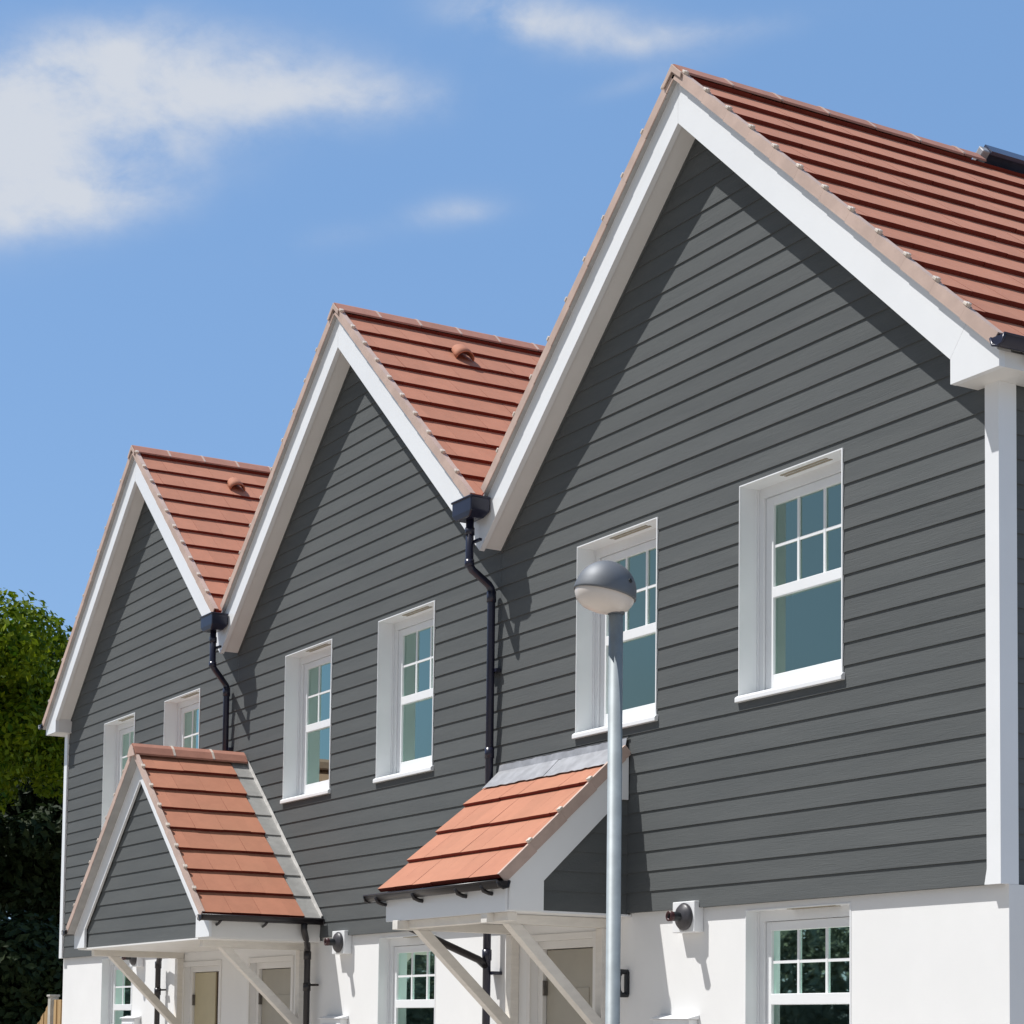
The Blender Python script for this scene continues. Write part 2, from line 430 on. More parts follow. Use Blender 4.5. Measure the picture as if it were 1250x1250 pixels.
# ------------------------------------------------------------------ houses
ZS, ZHEAD = 3.918, 5.412           # upper sill top, upper head
GS, GHEAD = 1.23, 2.425             # ground floor window
DX1, DX2 = -1.655, .475            # left edges of the two upper windows, from the ridge line
houses = []
LABELS = ['grey boarded gable house farthest away, at the left end of the row',
          'grey boarded gable house in the middle of the row, above the steep pitched porch',
          'largest and nearest grey boarded gable house, right end of the row behind lamp post']
PROTO = {}
def build_house(i):
    A = GAB[i]
    xl, xr = [(XL, B12), (B12, B23), (B23, XR)][i]
    left_eave, right_eave = i == 0, i == 2
    H = empty(['end_terrace_house', 'mid_terrace_house', 'end_terrace_house'][i], (A, 0, 0), LABELS[i], 'house', 'row of gabled houses')
    W_ = [.145, .08, 0.][i]
    up = [(A+W_+DX1, A+W_+DX1+WW, ZS-.02, ZHEAD), (A+W_+DX2, A+W_+DX2+WW, ZS-.02, ZHEAD)]
    gx0 = A+W_+(DX1+.02 if i == 0 else DX2+.03)
    gw = (gx0, gx0+WW, GS-.02, GHEAD)
    doors = {0: [(-21.92, -20.87, .1, 2.26)], 1: [(-20.03, -18.96, .1, 2.26)], 2: [(-14.26, -13.31, .1, 2.30)]}[i]
    # ground floor render
    mb = MB()
    holed_wall(mb, xl, xr, -.2, ZJ+.2, [gw]+doors, .035)
    for d in doors:      # door reveals
        mb.face((d[0], .035, d[2]), (d[0], .16, d[2]), (d[0], .16, d[3]), (d[0], .035, d[3]))
        mb.face((d[1], .035, d[2]), (d[1], .16, d[2]), (d[1], .16, d[3]), (d[1], .035, d[3]))
        mb.face((d[0], .035, d[3]), (d[1], .035, d[3]), (d[1], .16, d[3]), (d[0], .16, d[3]))
    if right_eave: mb.face((xr, .035, -.2), (xr, DEPTH, -.2), (xr, DEPTH, ZJ-.004), (xr, .035, ZJ-.004))
    if left_eave: mb.face((xl, .035, -.2), (xl, DEPTH, -.2), (xl, DEPTH, ZJ-.004), (xl, .035, ZJ-.004))
    mb.build('wall', 'render', H)
    rw = MB(); rw.face((xl, DEPTH, -.2), (xr, DEPTH, -.2), (xr, DEPTH, 5.6), (A, DEPTH, 8.3), (xl, DEPTH, 5.6)); rw.build('rear_wall', 'render', H)
    # cladding
    mb = MB()
    zc = lambda x: ZIN+.06-PITCH*abs(x-A)
    xa = lambda z: max(xl+.001, A-(ZIN+.06-z)/PITCH); xb = lambda z: min(xr-.001, A+(ZIN+.06-z)/PITCH)
    holes = up
    clad(mb, xl, xr, ZJ, ZIN+.04, holes, 0., xa, xb)
    mb.tint = .5
    mb.face((xl, .034, ZJ), (xr, .034, ZJ), (xr, .003, ZJ), (xl, .003, ZJ))       # underside where it oversails the render
    if right_eave: clad(mb, .115, DEPTH, ZJ, 5.5, (), 0., T=lambda x, y, z: (XR-y-.03, x, z))
    if left_eave: clad(mb, .115, DEPTH, ZJ, 5.5, (), 0., T=lambda x, y, z: (XL+y+.03, x, z))
    mb.build('cladding', 'clad', H)
    # corner posts
    if right_eave:
        mb = MB(); mb.box(xr-.115, xr, -.030, .0, ZJ-.003, 5.46); mb.box(xr-.030, xr, .0, .112, ZJ-.003, 5.46)
        mb.prism([(xr-.135, ZJ-.003), (xr-.115, ZJ-.003), (xr-.115, ZJ+.09)], -.030, -.002, XZ)
        mb.build('corner_trim', 'upvc', H)
    if left_eave:
        mb = MB(); mb.box(xl, xl+.115, -.030, .0, ZJ-.003, 5.46); mb.box(xl, xl+.03, .0, .112, ZJ-.003, 5.46)
        mb.build('corner_trim', 'upvc', H)
    # bargeboards (two, mitred at the apex), soffit
    yf, yb = -.225, -.180
    for sg in (-1, 1):
        xe = xl if sg < 0 else xr
        eave = (left_eave and sg < 0) or (right_eave and sg > 0)
        P = lambda d, z: (A+sg*d, z)
        g = .0012
        mb = MB()
        if eave:
            D = 3.25
            mb.prism([P(g, ZIN), P(g, ZOUT), P(3.0, ZOUT-PITCH*3.0), P(2.84, ZIN-PITCH*2.84)], yf, yb, XZ)
            bb = mb.build('bargeboard', 'upvc', H)
            bx = MB(); bx.prism([P(2.8425, ZIN-PITCH*2.84), P(3.0025, ZOUT-PITCH*3.0), P(3.25, ZOUT-PITCH*3.25), P(3.25, 5.455), P(2.8425, 5.455)], yf, yb, XZ)
            bx.build('box_end', 'upvc', bb)
        else:
            D = abs(xe-A)-.0015
            mb.prism([P(g, ZIN), P(g, ZOUT), P(D, ZOUT-PITCH*D), P(D, ZIN-PITCH*D)], yf, yb, XZ)
            bb = mb.build('bargeboard', 'upvc', H)
        sm = MB()
        D1 = 2.84 if eave else abs(xe-A)-.002
        zs = .025
        sm.prism([P(0, ZIN+zs), P(0, ZIN+zs+.015), P(D1, ZIN+zs+.015-PITCH*D1), P(D1, ZIN+zs-PITCH*D1)], yb+.001, .02, XZ)
        ct = MB(); ct.prism([P(0, ZIN+zs-.022), P(0, ZIN+zs-.0005), P(D1, ZIN+zs-.0005-PITCH*D1), P(D1, ZIN+zs-.022-PITCH*D1)], -.020, .01, XZ); ct.build('cladding_trim', 'clad', H)
        if eave:
            q = lambda u, v: (min(A+sg*u, A+sg*v), max(A+sg*u, A+sg*v))
            sm.box(*q(2.84, 3.229), yb+.001, .02, 5.458, 5.472)
            sm.box(*q(2.84, 2.852), yb+.001, .0, 5.4725, ZIN-PITCH*2.84+zs+.01)
            sm.box(*q(3.03, 3.229), .021, DEPTH, 5.458, 5.472)
            sm.box(*q(3.23, 3.249), yb+.001, DEPTH, 5.4555, ZOUT-PITCH*3.25)
        sm.build('soffit', 'upvc_shade', bb)
    # roof
    c, s = cos(TH), sin(TH)
    first = None
    roof_root = None
    for sg in (-1, 1):
        eave = (left_eave and sg < 0) or (right_eave and sg > 0)
        D = 3.30 if eave else abs((xl if sg < 0 else xr)-A)-.01
        L = D/c
        O = (A+sg*D, 0, ZT-.036-PITCH*D)
        F = slope_frame(O, (-sg*c, 0, s), (0, 1, 0), (sg*s, 0, c))
        gauge = .354; top = .13
        # courses hang from the ridge so that they line up on every slope: a short top course, then full ones
        n = int(math.ceil((L-top)/gauge-.25 if eave else (L-top)/gauge)); LT = top+n*gauge
        O2 = Vector(O)+Vector((-sg*c, 0, s))*(L-LT)
        F2 = slope_frame(O2, (-sg*c, 0, s), (0, 1, 0), (sg*s, 0, c))
        mb = MB()
        smin = 0. if eave else LT-L
        tiles(mb, F2, LT, DEPTH+.25, gauge, -.250, .30, .036, s_min=smin)
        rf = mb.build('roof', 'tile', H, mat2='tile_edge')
        lim = None
        verge_units(F2, LT, gauge, -.272, 1, rf, s_from=(LT-L+.16 if not eave else 0.))
        uc = MB()
        zz = lambda d: ZT-.055-PITCH*d
        Dm = D-.02
        poly = [(A+sg*.0, zz(0)), (A+sg*Dm, zz(Dm)), (A+sg*Dm, zz(Dm)-.016), (A, zz(0)-.016)]
        uc.prism(poly, -.2605, -.16, XZ)
        uc.build('undercloak', 'undercloak', rf)
        if roof_root is None: roof_root = rf
        # deck under the tiles
        dk = MB(); z2 = lambda d: ZT-.07-PITCH*d
        dk.face((A, -.18, z2(0)), (A+sg*Dm, -.18, z2(Dm)), (A+sg*Dm, DEPTH, z2(Dm)), (A, DEPTH, z2(0)))
        dk.build('roof_deck', 'undercloak', rf)
        if sg > 0: right_roof = rf
    ridge_tiles(roof_root, A, ZT+.052, -.276, DEPTH if i < 2 else 2.66, clips=True)
    # rounded cap on the front of the ridge
    cp = MB(); cp.prism([(A-.12, ZT-.075), (A, ZT+.036), (A+.12, ZT-.075), (A+.11, ZT-.115), (A, ZT-.025), (A-.11, ZT-.115)], -.2875, -.2765, XZ)
    cp.build('ridge_end_cap', 'verge', roof_root, bevel=.004)
    # roof vent on the right slope
    if i < 2:
        d = .445; O = (A+d, .885, ZT+.0-PITCH*d)
        F = slope_frame(O, (-c, 0, s), (0, 1, 0), (s, 0, c))
        vt = MB(); vt.sm = True
        # half-cone cowl: closed uphill, open mouth downhill
        seg = 10; rings = []
        for k, (sv, r, hh) in enumerate(((.13, .02, .01), (.10, .055, .012), (.04, .085, .015), (-.05, .098, .015), (-.13, .102, .012))):
            rings.append([F(sv, r*cos(pi*q/seg), hh+r*.92*sin(pi*q/seg)) for q in range(seg+1)])
        vt.raw([p for R in rings for p in R], [(a*(seg+1)+b, a*(seg+1)+b+1, (a+1)*(seg+1)+b+1, (a+1)*(seg+1)+b) for a in range(len(rings)-1) for b in range(seg)])
        vent = vt.build('roof_vent', 'tile', right_roof)
        sl = vent.modifiers.new('thick', 'SOLIDIFY'); sl.thickness = .012
    # flue with its square plate
    fx = A-.12
    key = 'flue'
    mb = MB(); T = lambda a, b, cc: (fx+a, b, 2.40+cc)
    mb.box(-.135, .135, -.050, .034, -.112, .112, T)
    fl = mb.build('flue', 'upvc', H, bevel=.006)
    ds = MB(); ax = lambda x, y, z: (fx+.02+x, -.052-z, 2.40+y)
    ds.lathe([(.0, .0), (.098, .0), (.100, .012), (.085, .030), (.040, .050), (.034, .052)], 28, ax)
    ds.build('flue_disc', 'flue_grey', fl)
    nz = MB(); nz.lathe([(.034, .05), (.034, .125), (.030, .127), (.0, .127)], 18, ax); nz.build('flue_nozzle', 'rubber', fl)
    nt_ = MB(); nt_.lathe([(.036, .110), (.037, .140), (.024, .142), (.022, .125), (.0, .125)], 18, ax); nt_.build('flue_tip', 'red_brown', fl)
    # meter cabinet, only its top reaches the picture
    mb = MB(); mb.box(A-.50, A-.05, -.045, .034, .95, 1.665); mb.prism([(-.065, 1.666), (.034, 1.666), (.034, 1.70), (-.065, 1.675)], A-.52, A-.03, lambda a, b, cc: (cc, a, b))
    mb.box(A-.465, A-.085, -.055, -.046, 1.0, 1.62)
    mb.build('meter_cabinet', 'upvc', H, bevel=.004)
    # windows
    if 'up' not in PROTO:
        PROTO['up'] = make_window(ZHEAD-ZS, H, (up[0][0], 0, ZS)); PROTO['dn'] = make_window(GHEAD-GS, H, (gw[0], .046, GS), .095, .062)
        copy_tree(PROTO['up'], H, (up[1][0]-A, 0, ZS))
    else:
        for x in (up[0][0], up[1][0]): copy_tree(PROTO['up'], H, (x-A, 0, ZS))
        copy_tree(PROTO['dn'], H, (gw[0]-A, .046, GS))
    # doors
    for d in doors:
        make_door(H, d, i)
    return H

def make_door(H, d, i):
    x0, x1, z0, z1 = d
    fr = MB(); y = .10
    for a, b in ((x0, x0+.075), (x1-.075, x1)): fr.box(a, b, y, y+.07, z0, z1)
    fr.box(x0+.075, x1-.075, y, y+.07, z1-.065, z1)
    # storm-moulding architrave on the wall face
    for a, b in ((x0-.05, x0+.004), (x1-.004, x1+.05)): fr.box(a, b, .020, .036, z0, z1+.05)
    fr.box(x0+.004, x1-.004, .020, .036, z1-.004, z1+.05)
    door = fr.build('front_door', 'upvc_shade', H, bevel=.004)
    a, b = x0+.082, x1-.082
    rb = MB(); rb.box(x0+.0755, a+.012, y+.04, y+.07, z0, z1-.066); rb.build('rebate_seal', 'steel_dark', door)
    lf = MB()
    if i == 0:
        lf.box(a, b-.27, y+.03, y+.075, z0+.01, z1-.072)
        lf.build('door_leaf', 'door_cream', door, bevel=.003)
        g = MB(); g.box(b-.266, b-.03, y+.045, y+.06, z0+.01, z1-.072); g.build('side_glass', 'dark_glass', door)
        g = MB(); g.box(b-.026, b, y+.03, y+.075, z0+.01, z1-.072); g.build('door_stile', 'upvc_shade', door)
    else:
        lf.box(a+.006, b, y+.035, y+.08, z0+.01, z1-.072)
        # raised mouldings of the leaf, below the picture for the most part
        for q in range(3): lf.box(a+.14, b-.14, y+.029, y+.036, z0+.12+q*.62, z0+.58+q*.62)
        lf.build('door_leaf', 'door', door, bevel=.003)
    for z in (z1-.38, z0+.9, z0+.3):
        hg = MB(); hg.box(a-.016, a+.02, y+.012, y+.034, z-.06, z+.06); hg.tube([(a+.002, y+.008, z-.06), (a+.002, y+.008, z+.06)], .011, 8); hg.build('hinge', 'steel_dark', door)
    if i:
        hd = MB(); hd.tube([(b-.06, y+.02, 1.13), (b-.06, y-.03, 1.13), (b-.19, y-.03, 1.13)], .011, 8); hd.build('door_handle', 'steel', door)

for i in (2, 1, 0): houses.append(build_house(i))
H3, H2, H1 = houses

# ---- downpipes with hoppers in the valleys
def valley_downpipe(H, X, zend, Xh):
    hp = MB()
    yc = -.335
    # tapered hopper box
    top = [(Xh-.165, -.235), (Xh-.165, -.42), (Xh+.165, -.42), (Xh+.165, -.235)]
    mid = top
    low = [(Xh-.11, -.27), (Xh-.11, -.41), (Xh+.11, -.41), (Xh+.11, -.27)]
    def ring(P, z): return [(a, b, z) for a, b in P]
    vs = ring(top, 6.005)+ring(top, 5.885)+ring(low, 5.835)
    hp.raw(vs, [(k+q, k+(q+1) % 4, k+4+(q+1) % 4, k+4+q) for k in (0, 4) for q in range(4)]+[(8, 9, 10, 11), (0, 1, 2, 3)])
    hp.box(Xh-.174, Xh+.174, -.430, -.232, 5.992, 6.012)
    pp = MB()
    xw = X; r = .034
    pp.tube([(Xh, yc, 5.85), (Xh, yc, 5.50), (Xh, yc+.004, 5.455), (Xh-.004, yc+.03, 5.42), (xw, -.105, 5.335), (xw, -.078, 5.30), (xw, -.072, 5.26), (xw, -.072, zend)], r, 14)
    for z in (5.74, 5.47): pp.tube([(Xh, yc, z-.03), (Xh, yc, z+.03)], r+.007, 14)
    for z in [5.23, 3.9, 2.9, 2.2, 1.2]:
        if z > zend: pp.tube([(xw, -.072, z-.045), (xw, -.072, z+.045)], r+.007, 14)
    dp = pp.build('downpipe', 'black_plastic', H)
    hp.build('hopper', 'black_plastic', dp, bevel=.010)
    br = MB(); br.box(Xh, Xh+.12, -.31, -.285, 5.645, 5.667)
    br.build('pipe_bracket', 'black_plastic', dp)
    for z in (4.6, 3.35, 2.05):
        if z < zend: continue
        br = MB(); br.box(xw-.075, xw+.075, -.060, -.014 if z > ZJ else .034, z-.014, z+.014); br.build('pipe_bracket', 'black_plastic', dp)
    return dp
valley_downpipe(H2, -14.80, .12, -14.72)
valley_downpipe(H1, -20.60, 3.2, -20.37)

# ---- eaves gutters of the two end houses
g = MB(); gutter(g, (-26.585, -.29, 5.60), (-26.585, DEPTH, 5.60), out=(-1, 0, 0)); g.build('gutter', 'black_plastic', H1)
g = MB(); gutter(g, (-8.575, -.30, 5.60), (-8.575, DEPTH, 5.60), out=(1, 0, 0))
gt = g.build('gutter', 'black_plastic', H3)
for y in [.0, .9, 1.8, 2.7, 3.6]:
    gb = MB(); gb.box(-8.633, -8.56, y-.015, y+.015, 5.50, 5.545); gb.build('gutter_bracket', 'black_plastic', gt)

# ---- solar array on the far slope of the right end house, standing a little above the ridge
c, s = cos(TH), sin(TH)
F = slope_frame((-11.86, 2.76, ZT+.065), (c, 0, s), (0, 1, 0), (-s, 0, c))
for k in range(3):
    fr = MB(); fr.box(-1.64, -.002, k*1.02+.004, (k+1)*1.02-.004, 0, .05, F)
    fr.build('solar_panel', 'solar', H3, bevel=.004)
tr = MB(); tr.box(0, .03, -.006, 3.07, -.06, .056, F); tr.build('panel_trim', 'solar', H3)
tb = MB(); tb.box(-.10, .02, -.085, -.012, -.06, .02, F); tb.build('panel_bracket', 'lead', H3, bevel=.01)

# ------------------------------------------------------------------ steep pitched porch between the left and middle houses
def porch_gable(H):
    A = -20.175; m = .90; th = atan(m); c, s = cos(th), sin(th)
    zt = 4.465; yfront = -1.285; ycl = -1.150; yb = -1.195
    zin, zout = 4.130, 4.425
    cl = MB()
    hw = 1.99
    xa = lambda z: max(A-1.72, A-(zin+.03-z)/m); xb = lambda z: min(A+1.72, A+(zin+.03-z)/m)
    clad(cl, 0, 0, 2.436, zin, (), ycl, xa, xb)
    por = cl.build('porch_canopy', 'clad', H)
    # ceiling and carcass
    ce = MB(); ce.box(A-1.94, A+1.94, -1.170, .030, 2.418, 2.4335)
    for sg in (-1, 1):
        X = A+sg*1.93; ce.box(min(X, X+sg*.02), max(X, X+sg*.02), -1.165, -.005, 2.4337, 2.62)
    ce.build('fascia_and_ceiling', 'upvc_shade', por)
    for sg in (-1, 1):
        P = lambda d, z: (A+sg*d, z)
        poly = [P(.0015, zin), P(.0015, zout), P(2.0, zout-m*2.0), P(2.0, 2.434), P(1.655, 2.434), P(1.655, zin-m*1.655)]
        b = MB(); b.prism(poly, yb, yb+.026, XZ); b.build('bargeboard', 'upvc', por)
    for sg in (-1, 1):
        D = 1.99; L = D/c
        F = slope_frame((A+sg*D, 0, zt-.036-m*D), (-sg*c, 0, s), (0, 1, 0), (sg*s, 0, c))
        t = MB(); tiles(t, F, L, 1.268-.205, L/8, -1.268, .30, .036)
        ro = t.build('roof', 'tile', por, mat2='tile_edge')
        f = MB(); tiles(f, F, L, .200, L/8, -.205, .60, .017, stagger=False)
        f.build('lead_flashing', 'lead_pale', por)
        up = MB(); up.box(0, L, -.026, -.014, .0, .052, F); up.build('flashing_upstand', 'lead_edge', por)
        verge_units(F, L, L/8, yfront, 1, por, drop=.022, flange=.03)
        zz = lambda d: zt-.058-m*d
        u = MB(); u.prism([(A, zz(0)), (A+sg*2.0, zz(2.0)), (A+sg*2.0, zz(2.0)-.014), (A, zz(0)-.014)], yfront+.006, yb+.03, XZ); u.build('undercloak', 'undercloak', por)
        # gutter, brackets
        gx = A+sg*2.04
        g = MB(); gutter(g, (gx, -1.31, 2.635), (gx, -.03, 2.635), .052, out=(sg, 0, 0)); g.build('gutter', 'brown_plastic', por)
        for y in (-1.10, -.62, -.2):
            gb = MB(); gb.tube([(gx+sg*.02, y, 2.59), (gx-sg*.03, y, 2.565), (A+sg*1.952, y, 2.55)], .013, 8); gb.build('gutter_bracket', 'brown_plastic', por)
        # downpipe
        d = MB(); xw = A+sg*1.80+(-.42 if sg < 0 else 0)
        if sg > 0: pth = [(gx, -.22, 2.60), (gx, -.22, 2.53), (gx-.02, -.20, 2.485), (A+1.84, -.09, 2.40), (A+1.805, -.072, 2.36), (A+1.80, -.068, 2.30), (A+1.80, -.068, .12)]
        else: pth = [(gx, -.22, 2.60), (gx-.02, -.22, 2.52), (gx-.12, -.12, 2.44), (gx-.24, -.07, 2.37), (gx-.32, -.055, 2.30), (gx-.32, -.055, .12)]
        d.tube(pth, .032, 14)
        for z in (2.29, 1.98): d.tube([(pth[-1][0], pth[-1][1], z-.04), (pth[-1][0], pth[-1][1], z+.04)], .039, 14)
        d.box(pth[-1][0]-.01, pth[-1][0]+.13, -.03, .0, 1.99, 2.01)
        d.build('downpipe', 'brown_plastic', por)
    rt = MB(); cks = []
    y = yfront-.012; k = 0
    while y < -.06:
        ye = min(y+.44, -.03); rt.tint = random.random()
        pr = [(A-.115, zt-.06), (A-.06, zt+.015), (A, zt+.055), (A+.06, zt+.015), (A+.115, zt-.06)]
        rt.prism(pr+[(a, b-.02) for a, b in reversed(pr)], y+.003, ye-.003, lambda a, b, cc: (a, cc, b))
        if k:
            p2 = [(a, b+.006) for a, b in pr]; ck = MB(); ck.prism(p2+[(a, b-.014) for a, b in reversed(p2)], y-.012, y+.012, lambda a, b, cc: (a, cc, b)); cks.append(ck)
        y += .44; k += 1
    rt.build('ridge', 'ridge', por)
    for ck in cks: ck.build('ridge_union', 'clip', por)
    cp = MB(); cp.prism([(A-.11, zt-.085), (A-.055, zt), (A, zt+.04), (A+.055, zt), (A+.11, zt-.085)], yfront-.022, yfront-.0135, XZ); cp.build('ridge_end_cap', 'verge', por)
    for X, yt in ((A-1.81, -.74), (A+1.515, -.78)):
        gallows(por, X, yt, 2.427)
    return por

def gallows(por, X, yt, ztop):
    """one bracket: horizontal beam, wall post and the diagonal brace"""
    b = MB()
    w = .045
    z0 = 1.60
    b.prism([(.030, z0), (yt, ztop-.075), (yt-.115, ztop-.075), (.030, z0-.115)][::1], X-w, X+w, YZ)
    b.box(X-w, X+w, yt-.30, .030, ztop-.075, ztop-.001)
    b.box(X-w*.98, X+w*.98, -.045, .033, .95, ztop-.0765)
    b.build('brace', 'timber_white', por, bevel=.004)
porch_gable(H2)

# ------------------------------------------------------------------ lean-to porch on the right end house
def porch_leanto(H):
    x0, x1 = -14.715, -12.80
    ztw, m = 3.755, .95; th = atan(m); c, s = cos(th), sin(th)
    ye = -1.10; L = (-ye)/c
    cl = MB()
    # boarded cheek facing right, bounded by the sloping bargeboard
    T = lambda x, y, z: (x1-.012-y, x, z)
    zl = lambda y: ztw-.30+m*y
    xa = lambda z: max(-1.0, (z-(ztw-.33))/m); xb = lambda z: .0
    clad(cl, 0, 0, 2.455, ztw-.33, (), 0., xa, xb, T=T)
    T2 = lambda x, y, z: (x0+.012+y, x, z)
    clad(cl, 0, 0, 2.455, ztw-.33, (), 0., xa, xb, T=T2)
    por = cl.build('porch_canopy', 'clad', H)
    for X, sg in ((x1, 1), (x0, -1)):
        b = MB()
        poly = [(-.003, ztw-.43), (-.003, ztw-.075), (-1.045, ztw-.075-m*1.045), (-1.045, 2.447), (-.755, 2.447), (-.755, 2.675), (-.17, 2.675+.585*m*.915), (-.13, ztw-.40), (-.003, ztw-.40)]
        poly = [(-.016, 3.32), (-.016, ztw-.075), (-1.045, ztw-.075-m*1.045), (-1.045, 2.447), (-.755, 2.447), (-.755, 2.672), (-.085, 3.32)]
        b.prism(poly, X-.001 if sg > 0 else X-.021, X+.021 if sg > 0 else X+.001, YZ); b.build('bargeboard', 'upvc', por)
    ce = MB(); ce.box(x0+.002, x1-.002, -1.043, .030, 2.44, 2.4545)
    ce.box(x0+.002, x1-.002, -1.067, -1.046, 2.436, 2.612)
    ce.build('fascia_and_ceiling', 'upvc', por)
    F = slope_frame((0, ye, ztw+m*ye-.036), (0, c, s), (1, 0, 0), (0, -s, c))
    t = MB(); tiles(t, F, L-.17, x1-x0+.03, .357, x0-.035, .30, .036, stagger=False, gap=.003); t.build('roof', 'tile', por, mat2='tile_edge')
    for t0, sg in ((x1+.035, -1),):
        verge_units(F, L-.03, .357, t0, sg, por, drop=.038, flange=.03)
    # lead flashing dressed over the top course and up the wall, with a rough edge
    fl = MB(); n = 40
    rnd = [random.uniform(-.010, .010) for _ in range(n+1)]
    for k in range(n):
        xa_, xb_ = x0+.0+(x1-x0)*k/n, x0+(x1-x0)*(k+1)/n
        fl.face(F(L-.225+rnd[k]*.8, xa_, .026), F(L-.225+rnd[k+1]*.8, xb_, .026), F(L-.012, xb_, .030), F(L-.012, xa_, .030))
        fl.face(F(L-.012, xa_, .030), F(L-.012, xb_, .030), (xb_, -.018, ztw+.035+rnd[k+1]*.3), (xa_, -.018, ztw+.035+rnd[k]*.3))
    fo = fl.build('lead_flashing', 'lead', por); sl = fo.modifiers.new('thick', 'SOLIDIFY'); sl.thickness = .004
    tr = MB(); tr.box(x0+.01, x1+.02, -.022, -.012, ztw+.036, ztw+.046); tr.build('flashing_trim', 'steel_dark', por)
    # gutter
    gy, gz = -1.118, 2.652
    g = MB(); gutter(g, (x0-.20, gy, gz), (x1+.055, gy, gz), .052, out=(0, -1, 0)); g.build('gutter', 'brown_plastic', por)
    for x in (x0+.0, x0+.63, x0+1.33, x0+1.72):
        gb = MB(); gb.tube([(x, gy-.045, gz-.02), (x, gy-.025, gz-.06), (x, gy+.02, gz-.075), (x, -1.062, gz-.078)], .016, 8); gb.build('gutter_bracket', 'brown_plastic', por)
    d = MB(); xg = x0+.07
    d.tube([(xg, -1.01, 2.46), (xg-.01, -.99, 2.435), (-14.79, -.16, 2.16), (-14.80, -.072, 2.10)], .032, 14)
    d.build('downpipe', 'brown_plastic', por)
    fb = MB(); fb.box(x0+.08, x1-.08, -1.0, -.92, 2.375, 2.4395); fb.build('front_beam', 'timber_white', por, bevel=.004)
    for X, yt in ((-14.49, -.80), (-13.13, -.76)): gallows(por, X, yt, 2.439)
    return por
porch_leanto(H3)

# wall lamp beside the right-hand door: a black ring-shaped bulkhead light
wl = MB(); X, Z = -12.84, 1.937
wl.tube([(X, .03, Z+.085), (X, -.025, Z+.088), (X, -.050, Z+.06), (X, -.056, Z), (X, -.050, Z-.06), (X, -.025, Z-.088), (X, .03, Z-.085)], .021, 10)
wl.box(X-.022, X+.022, .012, .034, Z-.085, Z+.085)
wl.build('wall_light', 'rubber', H3, bevel=.003)

# ------------------------------------------------------------------ street lamp
LX, LY = -9.955, -2.0
lamp = empty('street_lamp', (LX, LY, 0), 'grey steel lamp post with dark dome head standing in front of the houses', 'street lamp')
p = MB()
p.tube([(LX, LY, 0), (LX, LY, 1.0)], .057, 24, True)
p.tube([(LX, LY, 1.0), (LX, LY, 1.06)], .057, 24, False, r1=.0425)
p.tube([(LX, LY, 1.06), (LX-.0, LY, 4.08)], .0425, 24, True)
p.build('post', 'steel', lamp)
dr = MB(); dr.box(LX-.035, LX+.035, LY-.0600, LY-.052, .45, .92); dr.build('access_door', 'steel', lamp, bevel=.003)
# head: a hemisphere shell tilted, its overhang towards the street side on the left
hr = .186
rgt = Vector((.489, .872, 0)); fwd = Vector((-.872, .489, 0)); upv = Vector((0, 0, 1))
tilt = radians(-12)
ca, sa = cos(tilt), sin(tilt)
ctr = Vector((LX, LY, 4.148)) - rgt*.066
def HT(x, y, z):     # local x = towards the picture's right, y = away, z = up; tilted down on the right
    xx = x*ca - z*sa*-1*-1; zz = x*sa + z*ca
    return tuple(ctr + rgt*xx + fwd*y + upv*zz)
dome = MB()
prof = [(hr*1.005, -.012), (hr*1.012, 0)]+[(hr*cos(a*pi/2/12), hr*1.02*sin(a*pi/2/12)) for a in range(1, 13)]
dome.lathe(prof, 48, HT)
dm = dome.build('lamp_shell', 'lamp_metal', lamp); md = dm.modifiers.new('thick', 'SOLIDIFY'); md.thickness = .006
bowl = MB()
bowl.lathe([(hr*.965, -.004), (hr*.95, -.03), (hr*.85, -.070), (hr*.62, -.100), (hr*.3, -.116), (.001, -.120)], 48, HT)
bowl.build('diffuser', 'diffuser', lamp)
nk = MB(); nk.tube([(LX, LY, 4.02), (LX, LY, 4.10)], .05, 20); nk.build('collar', 'lamp_metal', lamp)
bt = MB()
ang = radians(-55)
e = Vector((.68, -.62, .42)).normalized()
q0 = Vector(HT(*(e*hr*.97))); q1 = Vector(HT(*(e*hr*1.035)))
bt.tube([q0, q1], .013, 14); bt.build('fixing_bolt', 'rubber', lamp)

# ------------------------------------------------------------------ fence
fen = empty('fence', (-26.9, .35, 0), 'golden timber boarded fence with a pale post beside the left house wall', 'fence')
def fence_boards(x0, x1, zt0, zt1, y):
    b = MB(); n = max(2, int(abs(x1-x0)/.10))
    for k in range(n):
        a, c2 = x0+(x1-x0)*k/n, x0+(x1-x0)*(k+1)/n
        za, zb = zt0+(zt1-zt0)*k/n, zt0+(zt1-zt0)*(k+1)/n
        b.tint = random.random(); o = .012*(k % 2)
        b.prism([(a+.002, .02), (c2+.006, .02), (c2+.006, zb), (a+.002, za)], y+o, y+o+.016, XZ)
    return b
# closeboard panel from the post to the house, then a raked one dropping to the left
fence_boards(-27.56, -26.33, 1.93, 1.93, .32).build('fence_panel', 'fence', fen)
fence_boards(-29.4, -27.70, .95, 1.93, .32).build('fence_panel', 'fence', fen)
fp = MB(); fp.box(-27.70, -27.585, .28, .40, 0, 1.97); fp.box(-27.715, -27.57, .265, .415, 1.971, 2.0); fp.build('fence_post', 'fence_post', fen, bevel=.006)
fp = MB(); fp.box(-29.52, -29.41, .28, .40, 0, 1.0); fp.build('fence_post', 'fence_post', fen, bevel=.006)

